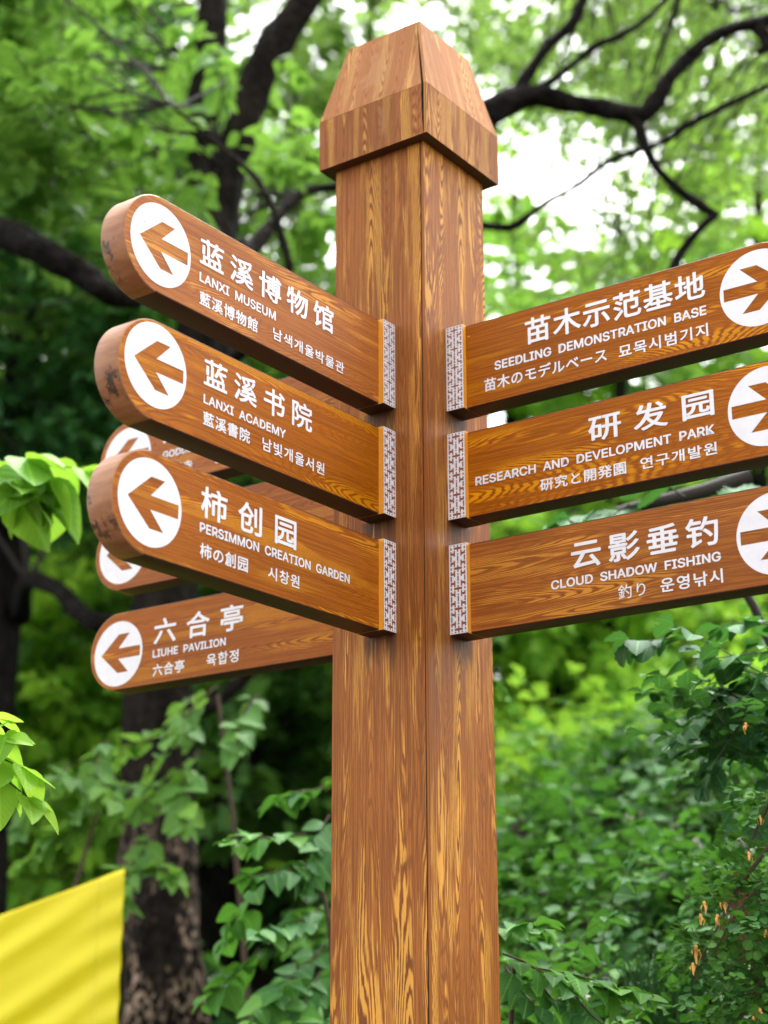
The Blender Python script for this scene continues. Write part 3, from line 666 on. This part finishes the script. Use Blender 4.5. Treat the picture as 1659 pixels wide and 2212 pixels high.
cover(1700, .2, 5, 6.6, 11, .6, 7, .085, lambda B: np.clip(rng.normal(.75, .25, len(B)), 0, 1), droop=1.2)
F.build('crest_undergrowth', [LM['lime'], TWIG], None, T_FAR, kind='stuff')

# ------------------------------------------------------------------ near plants
def stem_to(p, base_xy, r, F, sag=.15):
    b = np.array([base_xy[0], base_xy[1], float(ground_z(*base_xy))-.03]); q = np.asarray(p, float)
    pts = np.stack([b, b*.66+q*.34+np.array([0, 0, sag]), b*.3+q*.7+np.array([0, 0, sag*.9]), q], 0)
    F.twig(pts[None], r, r*.45, 7)
def plant(label, name, cat, base_xy, leafm, template, fill, twig=TWIG):
    b = (base_xy[0], base_xy[1], float(ground_z(*base_xy)))
    root = thing(name, label, cat, b); F = Foliage(); St = Foliage(); fill(F, St)
    F.build('foliage', [leafm, twig], root, template, b)
    v = np.concatenate(St.tv)-np.array(b); link('stem', mesh('stem', v, [tuple(q) for q in np.concatenate(St.tf)], smooth=True), twig, root)
    return root
def sp(F, a, b, steps, size, tint, **kw):
    a = np.asarray(a, float); b = np.asarray(b, float); F.sprays(a[None], (b-a)[None], np.linalg.norm(b-a), steps, size, tint, **kw)

def fill(F, St):        # leaves at the left edge, in focus
    y = 2.75; a = at(-60, 1600, y)
    stem_to(a, (-1.0, 2.9), .012, St)
    for (x0, y0, x1, y1, s) in ((-60, 1590, 20, 1575, .06), (-60, 1600, 40, 1640, .075), (-60, 1640, 60, 1700, .075), (-90, 1560, -10, 1540, .06)):
        sp(F, at(x0, y0, y), at(x1, y1, y-.03), 2, s, .8, droop=1.5, wid=.5, hang=.45, jit=.2)
plant('glossy bright green leaves at the left edge below the boards', 'shrub', 'shrub', (-1.0, 2.9), LM['lime'], T_NEAR, fill)
def fill(F, St):        # lime leaves beside the board ends
    y = 3.55; a = at(-120, 1010, y)
    stem_to(a, (-1.25, 3.7), .014, St)
    for (x0, y0, x1, y1, s, t) in ((-120, 1010, 60, 965, .098, .7), (40, 1000, 180, 985, .088, .8), (-60, 1030, 90, 1050, .095, .4), (-100, 1000, 20, 1000, .09, .55)):
        sp(F, at(x0, y0, y), at(x1, y1, y+rng.uniform(-.1, .1)), 2, s, t, droop=1.0, wid=.62, hang=.35, jit=.25, tw=.004)
    q = at(130, 1000, y); F.sprays(at(70, 1000, y)[None].repeat(3, 0), np.array([[.2, -.2, -1], [-.3, 0, -1], [.5, .1, -.6]]), .05, 1, .13, .35, wid=.6)
plant('young tree with big lime leaves left of the board ends', 'sapling', 'sapling', (-1.25, 3.7), LM['fresh'], T_NEAR, fill)
def fill(F, St):        # leafy twigs in front of the forked trunk
    y = 5.1
    stem_to(at(210, 1750, y), (-1.15, 5.2), .012, St); stem_to(at(470, 1500, y), (-.35, 5.2), .012, St)
    for (x0, y0, x1, y1) in ((470, 1480, 260, 1720), (420, 1560, 180, 1640), (400, 1650, 250, 1850), (300, 1700, 60, 1700), (220, 1750, 40, 1840), (250, 1700, 120, 1760), (430, 1620, 330, 1780), (330, 1790, 230, 1950), (300, 1860, 390, 1900), (300, 1880, 220, 1960), (420, 1500, 330, 1560), (560, 1500, 440, 1640), (150, 1650, 30, 1760), (230, 1600, 130, 1700)):
        sp(F, at(x0, y0, y+rng.uniform(-.2, .2)), at(x1, y1, y+rng.uniform(-.3, .1)), 8, .070, rng.uniform(.35, .75), droop=.5, wid=.6, hang=.18, jit=.35, tw=.004, lvl=.4)
plant('leafy arching shrub growing in front of the flaking trunk', 'shrub', 'shrub', (-1.15, 5.2), LM['mid'], T_WAVY, fill)
def fill(F, St):        # shrub between banner trunk and post
    y = 4.0
    stem_to(at(690, 1900, y), (-.08, 4.05), .010, St); stem_to(at(640, 2080, y), (-.2, 4.0), .008, St)
    for (x0, y0, x1, y1) in ((700, 1850, 560, 1960), (710, 1760, 620, 1850), (700, 2040, 600, 2180), (690, 2100, 640, 2230), (690, 1960, 600, 2080), (640, 2100, 520, 2150), (700, 1700, 590, 1740), (660, 1800, 500, 1830), (560, 1900, 450, 2000), (560, 2050, 470, 2160)):
        sp(F, at(x0, y0, y), at(x1, y1, y+rng.uniform(-.25, .1)), 6, .058, rng.uniform(.3, .8), droop=.6, wid=.62, hang=.3, jit=.25, tw=.003)
plant('green shrub with toothed leaves close left of the lower post', 'shrub', 'shrub', (-.08, 4.05), LM['under'], T_WAVY, fill)
def fill(F, St):        # dark branch at the right
    y = 3.15
    stem_to(at(1720, 1480, y), (.95, 3.4), .014, St)
    for (x0, y0, x1, y1, t) in ((1720, 1480, 1440, 1370, .25), (1740, 1420, 1420, 1345, .4), (1700, 1500, 1500, 1440, .15), (1720, 1380, 1560, 1330, .55), (1700, 1450, 1560, 1470, .1), (1480, 1380, 1360, 1395, .1), (1740, 1560, 1640, 1540, .1)):
        sp(F, at(x0, y0, y+rng.uniform(-.08, .12)), at(x1, y1, y+rng.uniform(-.1, .1)), 5, .05, t, droop=.6, wid=.62, hang=.35, jit=.3, tw=.0025)
    stem_to(at(1480, 1075, 3.6), (1.15, 3.6), .016, St)
    St.twig(np.array([[at(1620, 1030, 3.6), at(1520, 1062, 3.6), at(1420, 1085, 3.6), at(1330, 1108, 3.6)]]), .020, .012, 8)
    for (x0, y0, x1, y1) in ((1340, 1105, 1230, 1100), (1360, 1090, 1290, 1125), (1480, 1075, 1380, 1050), (1560, 1050, 1640, 1080)): sp(F, at(x0, y0, 3.55), at(x1, y1, 3.5), 3, .075, .4, droop=.6, wid=.6, hang=.3, jit=.25, tw=.003)
    C = region(1480, 1760, 1480, 1640, 3.1, 3.5, 16); F.clusters(C, .05, 5, .12, 4, .035, .1, droop=1, wid=.6, tw=.0015)
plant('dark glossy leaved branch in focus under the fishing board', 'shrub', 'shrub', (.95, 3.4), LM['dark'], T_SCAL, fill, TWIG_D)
def fill(F, St):        # leafy stem low right of the post
    y = 3.1
    stem_to(at(1110, 2080, y), (.22, 3.2), .008, St); stem_to(at(1250, 2200, y), (.35, 3.15), .008, St)
    for (x0, y0, x1, y1, t) in ((1085, 2060, 1240, 2110, .6), (1150, 2090, 1320, 2150, .7), (1240, 2130, 1385, 2150, .75), (1080, 2010, 1150, 1990, .55), (1240, 2150, 1300, 2240, .5), (1150, 2110, 1240, 2200, .45), (1090, 2090, 1150, 2180, .4)):
        sp(F, at(x0, y0, y), at(x1, y1, y-.05), 4, .052, t, droop=.8, wid=.58, hang=.3, jit=.22, tw=.003)
plant('broad leaved green sprig low beside the right face of the post', 'shrub', 'shrub', (.22, 3.2), LM['under'], T_NEAR, fill)

# wild rose with withered orange blooms
y = 3.0
rb = (.98, 3.15, float(ground_z(.98, 3.15)))
rose = thing('rose_bush', 'wild rose bush with tiny leaves and withered orange blooms at the lower right', 'rose bush', rb)
F = Foliage(); St = Foliage()
canes = [[(1700, 1750), (1660, 1830), (1600, 1910), (1555, 1990), (1520, 2060), (1500, 2120)], [(1740, 1820), (1650, 1900), (1590, 1970), (1540, 2060)], [(1760, 2000), (1690, 2060), (1640, 2120), (1600, 2200)], [(1740, 1640), (1670, 1720), (1630, 1800), (1600, 1880)]]
for cpts in canes:
    P = np.array([at(a, b, y+rng.normal(0, .03)) for a, b in cpts]); b0 = np.array(rb)+np.array([0, 0, -.02])
    St.twig(np.concatenate([[b0], [(b0+P[0])/2+np.array([.1, 0, .25])], P])[None], .006, .0015, 5)
    for q in P:
        n = 5; F.sprays(np.repeat(q[None], n, 0), rng.normal(0, 1, (n, 3))*np.array([1, .5, .8])+np.array([-.3, -.2, -.1]), .075, 4, .0165, rng.uniform(.3, .8, n), droop=2.5, wid=.75, hang=.1, jit=.12, tw=.0007, tvar=.08)
C = region(1560, 1800, 1880, 2230, 2.95, 3.35, 70); F.clusters(C, .04, 4, .08, 4, .019, rng.uniform(.25, .8, 70), droop=2, wid=.75, tw=.0007)
F.build('foliage', [LM['under'], TWIG], rose, T_OVAL, rb)
link('stem', mesh('stem', np.concatenate(St.tv)-np.array(rb), [tuple(q) for q in np.concatenate(St.tf)], smooth=True), TWIG, rose)
k = N('withered bloom'); n = k.noise(k.obj(), 300, 3); k.put(k.b.inputs['Base Color'], k.mix(n, (.75, .33, .05), (.90, .58, .20))); k.b.inputs['Roughness'].default_value = .7; BLOOM = k.m
for (a, b, s) in ((1560, 1952, 1.1), (1520, 1958, 1.0), (1548, 1985, .9), (1512, 1985, 1.0), (1502, 2055, 1.2), (1495, 2090, .9), (1616, 1850, .9), (1640, 1770, .8), (1590, 1880, .7), (1580, 1895, .8), (1652, 2018, .8), (1640, 2190, 1.0), (1625, 2205, .8), (1610, 1570, .8)):
    s *= .85; c = at(a, b, y-.02); vs = []; fs = []
    for p in range(4):                                   # drooping, crumpled petals round a small hip
        an = p*1.57+rng.uniform(-.6, .6); d = np.array([math.cos(an), math.sin(an)*.7, 0]); ln = rng.uniform(.004, .026)*s; wv = np.array([-d[1], d[0], 0])
        b0 = len(vs)
        for q in range(4):
            t = q/3; ctr = d*rng.uniform(.004, .010)*s*math.sin(t*2.4)+np.array([0, 0, .003*s-ln*t*t]); hw = .0046*s*math.sin(math.pi*(.2+.7*t))
            vs += [c+ctr+wv*hw+d*rng.normal(0, .0006), c+ctr-wv*hw+d*rng.normal(0, .0006)]
        fs += [(b0+2*q, b0+2*q+1, b0+2*q+3, b0+2*q+2) for q in range(3)]
    b0 = len(vs); sg = 8
    for q, (zz, rr) in enumerate(((.001, .0022), (.004, .0036), (.008, .0030), (.010, .001))):
        vs += [c+np.array([rr*s*math.cos(2*math.pi*i/sg), rr*s*math.sin(2*math.pi*i/sg), zz*s]) for i in range(sg)]
    fs += [(b0+q*sg+i, b0+q*sg+(i+1) % sg, b0+(q+1)*sg+(i+1) % sg, b0+(q+1)*sg+i) for q in range(3) for i in range(sg)]
    link('bloom', mesh('bloom', [p-np.array(rb) for p in vs], fs, smooth=True), BLOOM, rose)

# dry straw clump hanging at the right, and a tuft of fine grass
def blades(name, mat, c, n, ln, spread, down, wdt, **props):
    vs = []; fs = []
    for i in range(n):
        p = c+rng.normal(0, spread, 3)*np.array([1, .6, .3]); d = unit(rng.normal(0, .22, 3)+np.array([0, -.15, -1 if down else 1.])); l = ln*rng.uniform(.6, 1.2); sd_ = unit(np.cross(d, [0, 1, .1])); b0 = len(vs)
        for q in range(6):
            t = q/5; x = p+d*l*t+np.array([d[0]*.6, d[1]*.6, -.5 if not down else -.1])*l*t*t*.5; hw = wdt*(1-t)**.7+.0002
            vs += [x+sd_*hw, x-sd_*hw]
        fs += [(b0+2*q, b0+2*q+1, b0+2*q+3, b0+2*q+2) for q in range(5)]
    return link(name, mesh(name, vs, fs), mat, None, **props)
blades('dry_straw', plain('dry straw', (.24, .13, .06), .8, .3, 200), at(1610, 1930, 3.25), 90, .13, .018, True, .0012, label='hanging clump of dry brown straw at the lower right', category='straw')
blades('grass', plain('grass blade', (.03, .12, .025), .5, .3, 40), at(1440, 2030, 3.6)-np.array([0, 0, .18]), 260, .22, .06, False, .0012, kind='stuff')

# small pale petals and dead leaves scattered over the bank
F = Foliage(); n = 260; B = bank_points(n, .1, 2.0, 3.1, 5.0)+np.array([0, -.05, 1])*rng.uniform(.05, .26, (n, 1))
for j in range(4):
    F.leaves(B+rng.normal(0, .008, (n, 3)), unit(rng.normal(0, 1, (n, 3))), unit(rng.normal(0, 1, (n, 3))+np.array([0, -.6, .6])), .012, .9, rng.uniform(0, 1, n))
F.build('blossom', [plain('pale pink petals', (.46, .40, .40), .7, .3, 80), TWIG], None, T_FAR, kind='stuff')
